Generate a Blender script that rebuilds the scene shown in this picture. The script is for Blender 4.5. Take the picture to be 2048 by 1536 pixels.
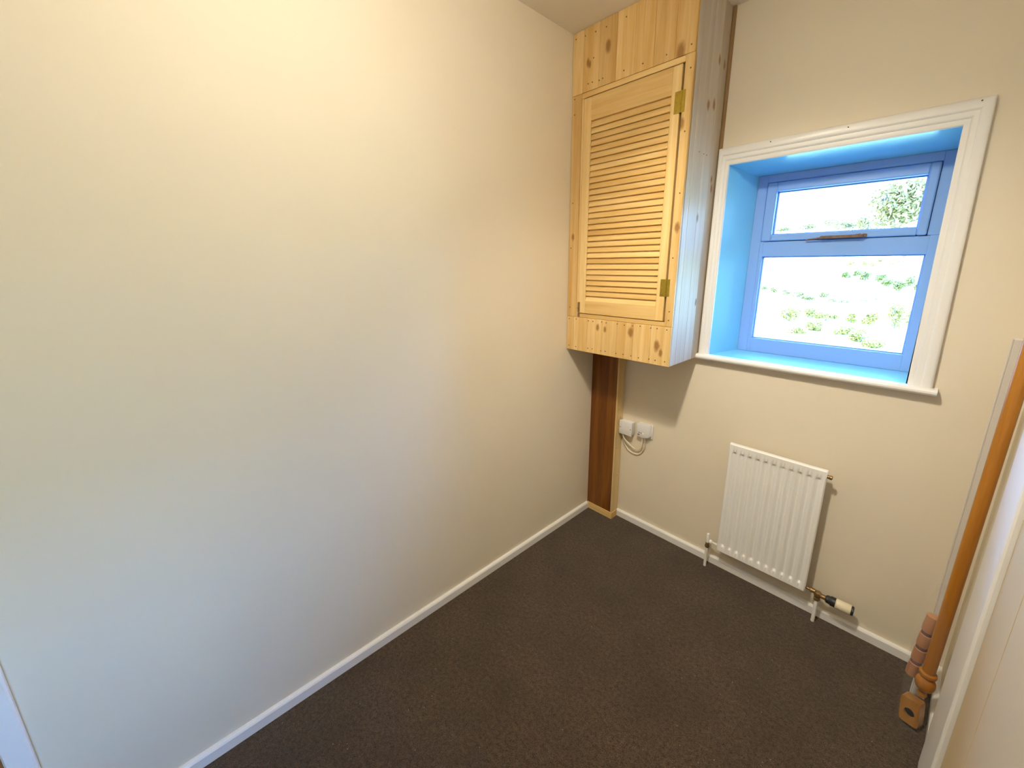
import bpy, bmesh, math, random
from mathutils import Vector, Matrix
random.seed(7)
SC = bpy.context.scene
COL = SC.collection
for o in list(bpy.data.objects):
    bpy.data.objects.remove(o)

# ------------------------------------------------------------------ camera
cam_data = bpy.data.cameras.new('camera')
cam = bpy.data.objects.new('camera', cam_data)
COL.objects.link(cam)
cam.matrix_world = Matrix((
    (0.69848277, -0.16891284, 0.69540655, 1.4664),
    (0.71562518, 0.16697631, -0.67823264, -2.0994),
    (-0.00155422, 0.97138425, 0.23750835, 1.6269),
    (0, 0, 0, 1)))
cam_data.sensor_fit = 'HORIZONTAL'
cam_data.sensor_width = 36.0
cam_data.lens = 797.4085 / 2048 * 36.0
cam_data.shift_x = -27.15 / 2048
cam_data.shift_y = -41.36 / 2048
cam_data.clip_start = 0.02
cam_data.clip_end = 1000
SC.camera = cam

# ------------------------------------------------------------------ light and exposure
SC.view_settings.view_transform = 'Standard'
SC.view_settings.look = 'None'
SC.view_settings.gamma = 1.0
SC.view_settings.use_curve_mapping = False
SC.view_settings.exposure = 0.0
SKY_STRENGTH = 44.0
SUN_STRENGTH = 34.0
BULB_STRENGTH = 117.0
FILL_SPOT_POWER = 100.0
BULB_COLOR = (1.0, 0.91, 0.735)
wd = bpy.data.worlds.new('sky')
SC.world = wd
wd.use_nodes = True
nt = wd.node_tree
nt.nodes.clear()
wo = nt.nodes.new('ShaderNodeOutputWorld')
bg = nt.nodes.new('ShaderNodeBackground')
tcw = nt.nodes.new('ShaderNodeTexCoord')
sxyz = nt.nodes.new('ShaderNodeSeparateXYZ')
rmp = nt.nodes.new('ShaderNodeValToRGB')
rmp.color_ramp.elements[0].position = 0.0
rmp.color_ramp.elements[0].color = (0.25, 0.53, 1.0, 1)
rmp.color_ramp.elements[1].position = 0.7
rmp.color_ramp.elements[1].color = (0.13, 0.38, 1.0, 1)
nt.links.new(tcw.outputs['Generated'], sxyz.inputs[0])
nt.links.new(sxyz.outputs['Z'], rmp.inputs[0])
nt.links.new(rmp.outputs[0], bg.inputs[0])
bg.inputs[1].default_value = SKY_STRENGTH
nt.links.new(bg.outputs[0], wo.inputs[0])
sun_d = bpy.data.lights.new('sun', 'SUN')
sun_d.energy = SUN_STRENGTH
sun_d.color = (0.75, 0.92, 1.0)
sun_d.angle = 0.009
sun = bpy.data.objects.new('sun', sun_d)
COL.objects.link(sun)
sun.rotation_euler = Vector((1.0, 0.12, -0.85)).to_track_quat('-Z', 'Y').to_euler()

# ------------------------------------------------------------------ materials
def new_mat(name):
    m = bpy.data.materials.new(name)
    m.use_nodes = True
    t = m.node_tree
    t.nodes.clear()
    out = t.nodes.new('ShaderNodeOutputMaterial')
    b = t.nodes.new('ShaderNodeBsdfPrincipled')
    t.links.new(b.outputs[0], out.inputs[0])
    return m, t, b, out

def nd(t, kind, **kw):
    n = t.nodes.new(kind)
    for k, v in kw.items():
        setattr(n, k, v)
    return n

def mth(t, op, a, b=None, c=None, clamp=False):
    n = t.nodes.new('ShaderNodeMath')
    n.operation = op
    n.use_clamp = clamp
    for i, v in enumerate((a, b, c)):
        if v is None:
            continue
        if isinstance(v, (int, float)):
            n.inputs[i].default_value = v
        else:
            t.links.new(v, n.inputs[i])
    return n.outputs[0]

def noise(t, vec, scale, detail=3, rough=0.55, dist=0.0):
    n = t.nodes.new('ShaderNodeTexNoise')
    n.inputs['Scale'].default_value = scale
    n.inputs['Detail'].default_value = detail
    n.inputs['Roughness'].default_value = rough
    n.inputs['Distortion'].default_value = dist
    if vec is not None:
        t.links.new(vec, n.inputs['Vector'])
    return n.outputs[0]

def mapping(t, vec, scale=(1, 1, 1)):
    n = t.nodes.new('ShaderNodeMapping')
    n.inputs['Scale'].default_value = scale
    t.links.new(vec, n.inputs['Vector'])
    return n.outputs[0]

def mixc(t, fac, a, b, mode='MIX'):
    n = t.nodes.new('ShaderNodeMix')
    n.data_type = 'RGBA'
    n.blend_type = mode
    for sock, v in ((n.inputs[0], fac), (n.inputs[6], a), (n.inputs[7], b)):
        if isinstance(v, tuple):
            sock.default_value = v if len(v) == 4 else v + (1,)
        elif isinstance(v, (int, float)):
            sock.default_value = v
        else:
            t.links.new(v, sock)
    return n.outputs[2]

def bump(t, b, h, strength, dist):
    n = t.nodes.new('ShaderNodeBump')
    n.inputs['Strength'].default_value = strength
    n.inputs['Distance'].default_value = dist
    t.links.new(h, n.inputs['Height'])
    t.links.new(n.outputs[0], b.inputs['Normal'])

def plain(name, color, rough=0.5, metal=0.0, var=0.06, scale=40, bmp=0.0, spec=0.5, coat=0.0):
    m, t, b, out = new_mat(name)
    tc = nd(t, 'ShaderNodeTexCoord')
    f = noise(t, tc.outputs['Object'], scale, 3)
    lo = tuple(c * (1 - var) for c in color)
    hi = tuple(min(1, c * (1 + var)) for c in color)
    t.links.new(mixc(t, f, lo, hi), b.inputs['Base Color'])
    b.inputs['Roughness'].default_value = rough
    b.inputs['Metallic'].default_value = metal
    b.inputs['Specular IOR Level'].default_value = spec
    b.inputs['Coat Weight'].default_value = coat
    if bmp:
        bump(t, b, f, bmp, 0.01)
    return m

def wall_paint(name, color, rough=0.6):
    m, t, b, out = new_mat(name)
    tc = nd(t, 'ShaderNodeTexCoord')
    v = tc.outputs['Object']
    broad = noise(t, v, 2.2, 3)
    fine = noise(t, v, 160, 2)
    c = mixc(t, broad, tuple(x * 0.97 for x in color), tuple(min(1, x * 1.02) for x in color))
    t.links.new(c, b.inputs['Base Color'])
    b.inputs['Roughness'].default_value = rough
    b.inputs['Specular IOR Level'].default_value = 0.35
    h = mth(t, 'ADD', mth(t, 'MULTIPLY', broad, 1.0), mth(t, 'MULTIPLY', fine, 0.012))
    bump(t, b, h, 0.35, 0.02)
    return m

def wood(name, light, dark, axis, knots=(), knot_plane='xz', rough=0.5, tone=0.40, stripe=1.0):
    """grain runs along axis; knots are (a, z, radius) in the object's own coordinates"""
    m, t, b, out = new_mat(name)
    tc = nd(t, 'ShaderNodeTexCoord')
    oi = nd(t, 'ShaderNodeObjectInfo')
    p = tc.outputs['Object']
    add = nd(t, 'ShaderNodeVectorMath', operation='ADD')
    off = nd(t, 'ShaderNodeCombineXYZ')
    for i, k in enumerate((7.0, 3.1, 5.3)):
        t.links.new(mth(t, 'MULTIPLY', oi.outputs['Random'], k), off.inputs[i])
    t.links.new(p, add.inputs[0])
    t.links.new(off.outputs[0], add.inputs[1])
    v = add.outputs[0]
    s = {'x': (0.05, 1, 1), 'y': (1, 0.05, 1), 'z': (1, 1, 0.05)}[axis]
    broad = noise(t, mapping(t, v, s), 26, 2, 0.5, 0.6)
    fine = noise(t, mapping(t, v, s), 150, 3, 0.6, 0.3)
    f = mth(t, 'ADD', mth(t, 'MULTIPLY', broad, 0.8 * stripe), mth(t, 'MULTIPLY', fine, 0.32))
    f = mth(t, 'SUBTRACT', f, 0.12)
    r = nd(t, 'ShaderNodeValToRGB')
    e = r.color_ramp.elements
    e[0].position, e[0].color = 0.30, dark + (1,)
    e[1].position, e[1].color = 0.56, light + (1,)
    t.links.new(f, r.inputs[0])
    c = r.outputs[0]
    tn = mth(t, 'ADD', 1.0 - tone * 0.5, mth(t, 'MULTIPLY', oi.outputs['Random'], tone * 0.5))
    cc = nd(t, 'ShaderNodeCombineColor')
    t.links.new(tn, cc.inputs[0])
    t.links.new(mth(t, 'POWER', tn, 1.3), cc.inputs[1])
    t.links.new(mth(t, 'POWER', tn, 1.8), cc.inputs[2])
    c = mixc(t, 1.0, c, cc.outputs[0], 'MULTIPLY')
    if knots:
        sp = nd(t, 'ShaderNodeSeparateXYZ')
        t.links.new(p, sp.inputs[0])
        wob = noise(t, p, 45, 2)
        acc = None
        for (a, z, rad) in knots:
            u = mth(t, 'DIVIDE', mth(t, 'SUBTRACT', sp.outputs[0 if knot_plane == 'xz' else 1], a), rad)
            w = mth(t, 'DIVIDE', mth(t, 'SUBTRACT', sp.outputs[2], z), rad * 1.9)
            d = mth(t, 'SQRT', mth(t, 'ADD', mth(t, 'MULTIPLY', u, u), mth(t, 'MULTIPLY', w, w)))
            d = mth(t, 'ADD', d, mth(t, 'MULTIPLY', mth(t, 'SUBTRACT', wob, 0.5), 0.8))
            k = mth(t, 'MULTIPLY', mth(t, 'SUBTRACT', 1.35, d), 1.3, clamp=True)
            acc = k if acc is None else mth(t, 'MAXIMUM', acc, k)
        c = mixc(t, mth(t, 'MULTIPLY', acc, 0.85), c, (0.27, 0.115, 0.022))
    t.links.new(c, b.inputs['Base Color'])
    b.inputs['Roughness'].default_value = rough
    b.inputs['Specular IOR Level'].default_value = 0.35
    bump(t, b, fine, 0.12, 0.004)
    return m

def glass_mat(name):
    m, t, b, out = new_mat(name)
    t.nodes.remove(b)
    tr = nd(t, 'ShaderNodeBsdfTransparent')
    tr.inputs[0].default_value = (0.96, 0.985, 0.98, 1)
    gl = nd(t, 'ShaderNodeBsdfGlossy')
    gl.inputs['Roughness'].default_value = 0.02
    fr = nd(t, 'ShaderNodeFresnel')
    fr.inputs[0].default_value = 1.45
    mx = nd(t, 'ShaderNodeMixShader')
    t.links.new(fr.outputs[0], mx.inputs[0])
    t.links.new(tr.outputs[0], mx.inputs[1])
    t.links.new(gl.outputs[0], mx.inputs[2])
    t.links.new(mx.outputs[0], out.inputs[0])
    return m

def film_mat(name, amount=0.22):
    m, t, b, out = new_mat(name)
    tc = nd(t, 'ShaderNodeTexCoord')
    f = noise(t, tc.outputs['Object'], 30, 3)
    b.inputs['Base Color'].default_value = (0.85, 0.84, 0.86, 1)
    b.inputs['Roughness'].default_value = 0.18
    bump(t, b, f, 0.6, 0.01)
    tr = nd(t, 'ShaderNodeBsdfTransparent')
    mx = nd(t, 'ShaderNodeMixShader')
    t.links.new(mth(t, 'MULTIPLY', mth(t, 'ADD', f, 0.3), amount), mx.inputs[0])
    t.links.new(tr.outputs[0], mx.inputs[1])
    t.links.new(b.outputs[0], mx.inputs[2])
    t.links.new(mx.outputs[0], out.inputs[0])
    return m

def emit_mat(name, color, strength):
    m, t, b, out = new_mat(name)
    b.inputs['Base Color'].default_value = (0.8, 0.8, 0.8, 1)
    b.inputs['Emission Color'].default_value = color + (1,)
    b.inputs['Emission Strength'].default_value = strength
    return m

def carpet_mat():
    m, t, b, out = new_mat('brown_carpet')
    tc = nd(t, 'ShaderNodeTexCoord')
    p = tc.outputs['Object']
    n1 = noise(t, p, 300, 2, 0.8)
    n2 = noise(t, p, 4, 5, 0.65)
    n3 = noise(t, p, 75, 3, 0.75)
    f = mth(t, 'ADD', mth(t, 'MULTIPLY', n1, 0.55), mth(t, 'MULTIPLY', n3, 0.45))
    r = nd(t, 'ShaderNodeValToRGB')
    e = r.color_ramp.elements
    e[0].position, e[0].color = 0.38, (0.022, 0.014, 0.0085, 1)
    e[1].position, e[1].color = 0.66, (0.190, 0.124, 0.078, 1)
    t.links.new(f, r.inputs[0])
    c = mixc(t, mth(t, 'MULTIPLY', mth(t, 'SUBTRACT', n2, 0.25, clamp=True), 1.3, clamp=True), r.outputs[0], (0.040, 0.0265, 0.0175))
    vo = nd(t, 'ShaderNodeTexVoronoi')
    vo.inputs['Scale'].default_value = 60
    t.links.new(p, vo.inputs['Vector'])
    sel = nd(t, 'ShaderNodeSeparateColor')
    t.links.new(vo.outputs['Color'], sel.inputs[0])
    fleck = mth(t, 'MULTIPLY', mth(t, 'LESS_THAN', vo.outputs['Distance'], 0.11), mth(t, 'GREATER_THAN', sel.outputs[0], 0.94))
    c = mixc(t, mth(t, 'MULTIPLY', fleck, 0.6), c, (0.45, 0.38, 0.30))
    t.links.new(c, b.inputs['Base Color'])
    b.inputs['Roughness'].default_value = 0.95
    b.inputs['Specular IOR Level'].default_value = 0.1
    b.inputs['Sheen Weight'].default_value = 0.15
    bump(t, b, mth(t, 'ADD', f, mth(t, 'MULTIPLY', n2, 0.6)), 0.9, 0.008)
    return m

def grass_mat():
    m, t, b, out = new_mat('dry_grass')
    tc = nd(t, 'ShaderNodeTexCoord')
    p = tc.outputs['Object']
    a = noise(t, p, 0.06, 4, 0.6)
    c = noise(t, p, 1.3, 4, 0.7)
    r = nd(t, 'ShaderNodeValToRGB')
    e = r.color_ramp.elements
    e[0].position, e[0].color = 0.30, (0.36, 0.36, 0.15, 1)
    e[1].position, e[1].color = 0.62, (0.58, 0.52, 0.30, 1)
    t.links.new(mth(t, 'ADD', mth(t, 'MULTIPLY', a, 0.6), mth(t, 'MULTIPLY', c, 0.4)), r.inputs[0])
    t.links.new(r.outputs[0], b.inputs['Base Color'])
    b.inputs['Roughness'].default_value = 0.9
    return m

def leaf_mat(name, a, bcol):
    m, t, b, out = new_mat(name)
    tc = nd(t, 'ShaderNodeTexCoord')
    f = noise(t, tc.outputs['Object'], 1.7, 3)
    t.links.new(mixc(t, f, a, bcol), b.inputs['Base Color'])
    b.inputs['Roughness'].default_value = 0.7
    return m

PINE_L, PINE_D = (0.86, 0.62, 0.290), (0.72, 0.445, 0.15)
CUP = Vector((0.314, -0.169, 1.159))                      # base of the cupboard
KN = [(0.21, 2.609, 0.014), (0.212, 2.62, 0.009), (0.095, 2.577, 0.010), (0.106, 2.568, 0.008), (0.567, 2.473, 0.017),
      (0.415, 1.300, 0.014), (0.215, 1.305, 0.010), (0.262, 1.30, 0.008), (0.561, 1.252, 0.014),
      (0.583, 1.220, 0.010), (0.029, 1.775, 0.009), (0.614, 1.789, 0.011), (0.594, 2.205, 0.013)]
KS = [(-0.044, 2.492, 0.010), (-0.10, 2.497, 0.010), (-0.17, 2.304, 0.012), (-0.113, 2.318, 0.012), (-0.060, 2.02, 0.009),
      (-0.052, 1.98, 0.010), (-0.172, 1.84, 0.010), (-0.1, 1.45, 0.009)]
KN = [(x - CUP.x, z - CUP.z, r) for x, z, r in KN]
KS = [(y - CUP.y, z - CUP.z, r) for y, z, r in KS]
M = {}
M['wall'] = wall_paint('cream_wall_paint', (0.80, 0.708, 0.555))
M['ceiling'] = wall_paint('ceiling_paint', (0.88, 0.83, 0.74), 0.8)
M['white'] = plain('white_gloss_paint', (0.85, 0.83, 0.805), 0.32, var=0.015, scale=6, coat=0.0)
M['sill'] = plain('white_sill_gloss', (0.83, 0.81, 0.79), 0.3, var=0.01, scale=5)
M['reveal'] = plain('reveal_gloss_sky_tinted', (0.24, 0.66, 0.95), 0.2, var=0.01, scale=5)  # white gloss with the blue daylight cast put into its base colour
M['frame'] = plain('window_white_sky_tinted', (0.25, 0.46, 0.88), 0.35, var=0.01, scale=8)  # white paint, the sky's blue cast worked into the colour
M['radiator'] = plain('radiator_enamel', (0.88, 0.86, 0.83), 0.3, var=0.01, scale=5)
M['plastic'] = plain('white_plastic', (0.80, 0.78, 0.77), 0.35, var=0.01, scale=20)
M['cable'] = plain('cream_cable', (0.78, 0.70, 0.52), 0.4, var=0.02)
M['trv'] = plain('cream_valve_plastic', (0.80, 0.72, 0.52), 0.4, var=0.02)
M['black'] = plain('black_plastic', (0.02, 0.019, 0.018), 0.45)
M['dark'] = plain('socket_shade', (0.004, 0.003, 0.002), 0.9, spec=0.1)  # near black, for the shade down the bracket hole
M['brass'] = plain('brass', (0.42, 0.30, 0.045), 0.42, 0.85, 0.2, 60)
M['oldbrass'] = plain('tarnished_brass', (0.30, 0.19, 0.085), 0.42, 0.7, 0.3, 50)
M['rust'] = plain('rusted_iron', (0.22, 0.13, 0.075), 0.6, 0.4, 0.5, 60)
M['nail'] = plain('nail_hole', (0.16, 0.085, 0.02), 0.7)
M['led'] = emit_mat('red_indicator', (1.0, 0.25, 0.2), 2.0)
M['pine'] = wood('pine_board', PINE_L, PINE_D, 'z', KN)
M['pine_side'] = wood('pine_side_daylit', (0.68, 0.60, 0.50), (0.58, 0.49, 0.385), 'z', KS, 'yz', stripe=0.8)  # same pine as the front, paled by window daylight put into the colour
M['pine_v'] = wood('pine_upright', (0.86, 0.63, 0.30), (0.76, 0.50, 0.19), 'z', tone=0.1)
M['pine_h'] = wood('pine_level', (0.85, 0.60, 0.265), (0.72, 0.455, 0.155), 'x', tone=0.3)
M['batten'] = wood('pine_batten', (0.76, 0.58, 0.30), (0.66, 0.46, 0.20), 'z', tone=0.05)
M['scribe'] = wood('shaded_pine_batten', (0.30, 0.18, 0.075), (0.22, 0.125, 0.05), 'z', tone=0.05)  # pine batten, the shade on it painted in as dark brown
M['hardboard'] = wood('brown_board', (0.245, 0.092, 0.014), (0.150, 0.045, 0.006), 'z', tone=0.05, rough=0.45)
M['pole'] = wood('varnished_pole', (0.43, 0.175, 0.020), (0.34, 0.125, 0.012), 'z', tone=0.05, rough=0.3)
M['bracketwood'] = wood('bracket_wood', (0.38, 0.175, 0.035), (0.28, 0.115, 0.018), 'z', tone=0.05, rough=0.35)
M['beige'] = wall_paint('beige_boarding_paint', (0.60, 0.455, 0.27))
M['rail'] = plain('pale_grey_rail', (0.66, 0.61, 0.55), 0.3, var=0.03)
M['pinkwood'] = wood('pinkish_wood', (0.50, 0.25, 0.13), (0.38, 0.17, 0.09), 'z', tone=0.05, rough=0.4)
M['groove'] = plain('dark_groove', (0.17, 0.09, 0.085), 0.6)
M['doorwood'] = wood('door_wood', (0.42, 0.18, 0.045), (0.28, 0.10, 0.02), 'z', tone=0.05, rough=0.4)
M['glass'] = glass_mat('window_glass')
M['film'] = film_mat('clear_film', 0.055)
M['carpet'] = carpet_mat()
M['grass'] = grass_mat()
M['leafA'] = leaf_mat('yellow_green_leaf', (0.19, 0.130, 0.016), (0.32, 0.215, 0.030))
M['leafB'] = leaf_mat('green_leaf', (0.10, 0.088, 0.012), (0.22, 0.160, 0.020))
M['leafC'] = leaf_mat('grey_green_leaf', (0.17, 0.120, 0.030), (0.26, 0.170, 0.045))
M['bark'] = plain('bark', (0.13, 0.10, 0.08), 0.9, var=0.3, scale=8)
M['bulb'] = emit_mat('bulb_glow', BULB_COLOR, BULB_STRENGTH)

# ------------------------------------------------------------------ mesh builder
class MB:
    def __init__(self):
        self.bm = bmesh.new()

    def box(self, x0, x1, y0, y1, z0, z1, bev=0.0, mat=None, seg=1):
        r = bmesh.ops.create_cube(self.bm, size=1.0)
        vs = r['verts']
        for v in vs:
            v.co = Vector(((x0 + x1) / 2 + v.co.x * (x1 - x0), (y0 + y1) / 2 + v.co.y * (y1 - y0), (z0 + z1) / 2 + v.co.z * (z1 - z0)))
        if bev:
            es = list({e for v in vs for e in v.link_edges})
            rr = bmesh.ops.bevel(self.bm, geom=es, offset=bev, segments=seg, profile=0.5, affect='EDGES')
            vs = list({v for f in rr['faces'] for v in f.verts} | {v for v in vs if v.is_valid})
        if mat is not None:
            for v in vs:
                v.co = mat @ v.co
        return self

    def lathe(self, prof, origin, axis=(0, 0, 1), n=20, cap=True):
        """prof: list of (radius, height) along axis"""
        q = Vector((0, 0, 1)).rotation_difference(Vector(axis).normalized())
        o = Vector(origin)
        rings = []
        for r, h in prof:
            rings.append([self.bm.verts.new(o + q @ Vector((r * math.cos(2 * math.pi * i / n), r * math.sin(2 * math.pi * i / n), h))) for i in range(n)])
        for a, b in zip(rings, rings[1:]):
            for i in range(n):
                self.bm.faces.new((a[i], a[(i + 1) % n], b[(i + 1) % n], b[i]))
        if cap:
            self.bm.faces.new(list(reversed(rings[0])))
            self.bm.faces.new(rings[-1])
        return self

    def tube(self, pts, r, n=10):
        pts = [Vector(p) for p in pts]
        rings = []
        for i, p in enumerate(pts):
            d = (pts[min(i + 1, len(pts) - 1)] - pts[max(i - 1, 0)]).normalized()
            q = Vector((0, 0, 1)).rotation_difference(d)
            rings.append([self.bm.verts.new(p + q @ Vector((r * math.cos(2 * math.pi * k / n), r * math.sin(2 * math.pi * k / n), 0))) for k in range(n)])
        for a, b in zip(rings, rings[1:]):
            # align rings
            best = min(range(n), key=lambda s: sum((a[k].co - b[(k + s) % n].co).length for k in range(0, n, 3)))
            b[:] = b[best:] + b[:best]
            for k in range(n):
                self.bm.faces.new((a[k], a[(k + 1) % n], b[(k + 1) % n], b[k]))
        self.bm.faces.new(list(reversed(rings[0])))
        self.bm.faces.new(rings[-1])
        return self

    def prism(self, poly, a0, a1, axis='x'):
        """poly: 2D points in the plane square to axis, pushed from a0 to a1"""
        def P(p, a):
            return {'x': (a, p[0], p[1]), 'y': (p[0], a, p[1]), 'z': (p[0], p[1], a)}[axis]
        A = [self.bm.verts.new(P(p, a0)) for p in poly]
        B = [self.bm.verts.new(P(p, a1)) for p in poly]
        n = len(poly)
        self.bm.faces.new(A)
        self.bm.faces.new(list(reversed(B)))
        for i in range(n):
            self.bm.faces.new((A[i], B[i], B[(i + 1) % n], A[(i + 1) % n]))
        return self

    def mesh(self, name, mat, off=Vector((0, 0, 0)), smooth=False):
        bmesh.ops.recalc_face_normals(self.bm, faces=self.bm.faces)
        me = bpy.data.meshes.new(name)
        for v in self.bm.verts:
            v.co -= off
        if smooth:
            for f in self.bm.faces:
                f.smooth = True
        self.bm.to_mesh(me)
        self.bm.free()
        me.materials.append(mat)
        if smooth and hasattr(me, 'set_sharp_from_angle'):
            me.set_sharp_from_angle(angle=math.radians(40))
        return me

def wloc(o):
    v = Vector((0, 0, 0))
    while o is not None:
        v = v + o.location
        o = o.parent
    return v

def part(name, mb, mat, parent, smooth=False, label=None):
    """one mesh, vertices given in room coordinates, child of parent"""
    me = mb.mesh(name, mat, wloc(parent), smooth)
    o = bpy.data.objects.new(name, me)
    COL.objects.link(o)
    o.parent = parent
    if label:
        o['label'] = label
    return o

def top(name, mb, mat, base, label, cat, group=None, smooth=False):
    base = Vector(base)
    o = bpy.data.objects.new(name, mb.mesh(name, mat, base, smooth))
    COL.objects.link(o)
    o.location = base
    o['label'] = label
    o['category'] = cat
    if group:
        o['group'] = group
    return o

def thing(name, base, label, cat, group=None):
    o = bpy.data.objects.new(name, None)
    COL.objects.link(o)
    o.location = base
    o.empty_display_size = 0.05
    o['label'] = label
    o['category'] = cat
    if group:
        o['group'] = group
    return o

def structure(name, mb, mat, label, cat, smooth=False, base=(0, 0, 0)):
    o = top(name, mb, mat, base, label, cat, None, smooth)
    o['kind'] = 'structure'
    return o

def struct_empty(name, base, label, cat):
    o = thing(name, base, label, cat)
    o['kind'] = 'structure'
    return o

# ------------------------------------------------------------------ the room
H = 2.727                     # ceiling height
YN = -3.40                    # near wall, behind the camera
WX = lambda y: 1.731 + 0.0468 * y     # face of the right wall, a little out of square
structure('floor', MB().box(-0.2, 2.0, YN - 0.2, 0.35, -0.12, 0.0), M['carpet'], 'dark brown short pile carpet covering the whole floor', 'floor')
structure('ceiling', MB().box(-0.25, 2.05, YN - 0.3, 0.4, H, H + 0.2), M['ceiling'], 'plain cream ceiling above the pine cupboard', 'ceiling')
DO0, DO1, DOZ = -3.28, -2.52, 2.02    # doorway in the left wall
m = MB().box(-0.25, 0, DO1, 0.35, -0.1, H).box(-0.25, 0, YN - 0.25, DO0, -0.1, H).box(-0.25, 0, DO0, DO1, DOZ, H)
structure('wall_left', m, M['wall'], 'large blank cream wall to the left of the corner', 'wall')
OX0, OX1, OZ0, OZ1 = 0.682, 1.434, 1.180, 2.081   # window opening at the wall face
m = MB().box(0, OX0, 0, 0.35, -0.1, H).box(OX1, 2.0, 0, 0.35, -0.1, H).box(OX0, OX1, 0, 0.35, -0.1, OZ0 - 0.026).box(OX0, OX1, 0, 0.35, OZ1, H)
structure('wall_back', m, M['wall'], 'cream end wall with the window and the radiator', 'wall')
NY0, NY1, NZ0, NZ1 = -2.98, -2.50, 0.55, 1.12     # opening for the unseen window added to let daylight in
m = MB()
for ya, yb, za, zb in ((NY1, 0.35, -0.1, H), (YN - 0.25, NY0, -0.1, H), (NY0, NY1, -0.1, NZ0), (NY0, NY1, NZ1, H)):
    m.prism([(WX(yb), yb), (WX(ya), ya), (2.05, ya), (2.05, yb)], za, zb, 'z')
structure('wall_right', m, M['wall'], 'cream side wall at the right edge behind the curtain pole', 'wall')
structure('wall_front', MB().box(0, 2.0, YN - 0.25, YN, -0.1, H), M['wall'], 'plain cream wall behind the camera', 'wall')

# skirting boards
SK, ST = 0.0445, 0.017
def skirt_poly(s=1.0):
    return [(0, 0), (s * ST, 0), (s * ST, SK - 0.008), (s * (ST - 0.004), SK - 0.002), (s * (ST - 0.009), SK), (0, SK)]
m = MB().prism(skirt_poly(1), DO1 + 0.045, -0.0835, 'y')
structure('baseboard_left', m, M['white'], 'low white skirting along the left wall', 'skirting')
m = MB().prism(skirt_poly(-1), 0.1985, 1.713, 'x')
structure('baseboard_back', m, M['white'], 'low white skirting under the radiator', 'skirting')
m = MB()
R0, R1 = WX(-0.002), WX(-0.455)
A = [m.bm.verts.new((R0 - p[0], -0.002, p[1])) for p in skirt_poly()]
B = [m.bm.verts.new((R1 - p[0], -0.455, p[1])) for p in skirt_poly()]
m.bm.faces.new(A); m.bm.faces.new(list(reversed(B)))
for i in range(len(A)):
    m.bm.faces.new((A[i], B[i], B[(i + 1) % len(A)], A[(i + 1) % len(A)]))
structure('baseboard_right', m, M['white'], 'short white skirting behind the wrapped curtain fittings', 'skirting')

# white boarded casing on the right wall and the painted panel next to it
rot = Matrix.Rotation(-math.atan(0.0468), 4, 'Z')
def on_right(y):
    return Matrix.Translation((WX(y), y, 0)) @ rot
m = MB().box(-0.026, 0, -0.285, 0, 0, 2.1, 0.006, on_right(-0.465), 2)
structure('trim_1', m, M['white'], 'wide white painted upright casing board at the right edge', 'casing')
m = MB().box(-0.012, 0, -0.245, 0, 0, 2.1, 0.003, on_right(-0.753))
m.box(-0.012, 0, -1.2, 0, 0, 2.1, 0.003, on_right(-1.001))
structure('trim_2', m, M['beige'], 'cream painted boarding with one open upright joint at the bottom right', 'boarding')

# door in the left wall behind the camera: casing edge shows at the bottom left
d1 = struct_empty('door_1', (0, -2.9, 0), 'wooden door with white casing at the bottom left edge', 'door')
m = MB().box(0, 0.018, DO1 - 0.011, DO1 + 0.036, 0, DOZ + 0.05, 0.004).box(0, 0.018, DO0 - 0.036, DO0 + 0.011, 0, DOZ + 0.05, 0.004).box(0, 0.018, DO0 + 0.011, DO1 - 0.011, DOZ - 0.01, DOZ + 0.05, 0.004)
part('casing', m, M['white'], d1, label='white painted door casing')
m = MB().box(-0.05, -0.006, DO0 + 0.003, DO1 - 0.003, 0.006, DOZ - 0.012, 0.003)
part('door_leaf', m, M['doorwood'], d1, label='orange brown wooden door leaf')
m = MB().lathe([(0.012, 0), (0.012, 0.03), (0.026, 0.04), (0.030, 0.055), (0.02, 0.068), (0.004, 0.07)], (-0.006, -2.60, 1.0), (1, 0, 0), 16)
part('knob', m, M['brass'], d1, True)

# ------------------------------------------------------------------ window in the end wall
w1 = struct_empty('window_1', (1.06, 0.12, OZ0), 'small white framed window in a deep reveal above the radiator', 'window')
FY = 0.23                       # face of the frame
FX0, FX1, FZ0, FZ1 = 0.742, 1.452, 1.180, 2.055
# reveal linings, each a thin splayed board
m = MB()
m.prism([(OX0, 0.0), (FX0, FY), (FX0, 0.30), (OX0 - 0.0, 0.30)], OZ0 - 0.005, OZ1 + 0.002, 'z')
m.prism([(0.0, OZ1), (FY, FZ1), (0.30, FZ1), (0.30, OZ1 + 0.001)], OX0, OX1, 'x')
part('reveal', m, M['reveal'], w1, label='glossy white reveal lining with blue daylight put into its colour')
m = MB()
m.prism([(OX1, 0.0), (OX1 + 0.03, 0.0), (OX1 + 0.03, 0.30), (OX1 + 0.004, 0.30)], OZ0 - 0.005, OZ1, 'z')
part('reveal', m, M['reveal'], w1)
m = MB()
def ring(m, x0, x1, z0, z1, y0, y1, l, r, b, t, bev=0.003):
    m.box(x0, x0 + l, y0, y1, z0, z1, bev)
    m.box(x1 - r, x1, y0, y1, z0, z1, bev)
    m.box(x0 + l - 0.001, x1 - r + 0.001, y0, y1, z0, z0 + b, bev)
    m.box(x0 + l - 0.001, x1 - r + 0.001, y0, y1, z1 - t, z1, bev)
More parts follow.
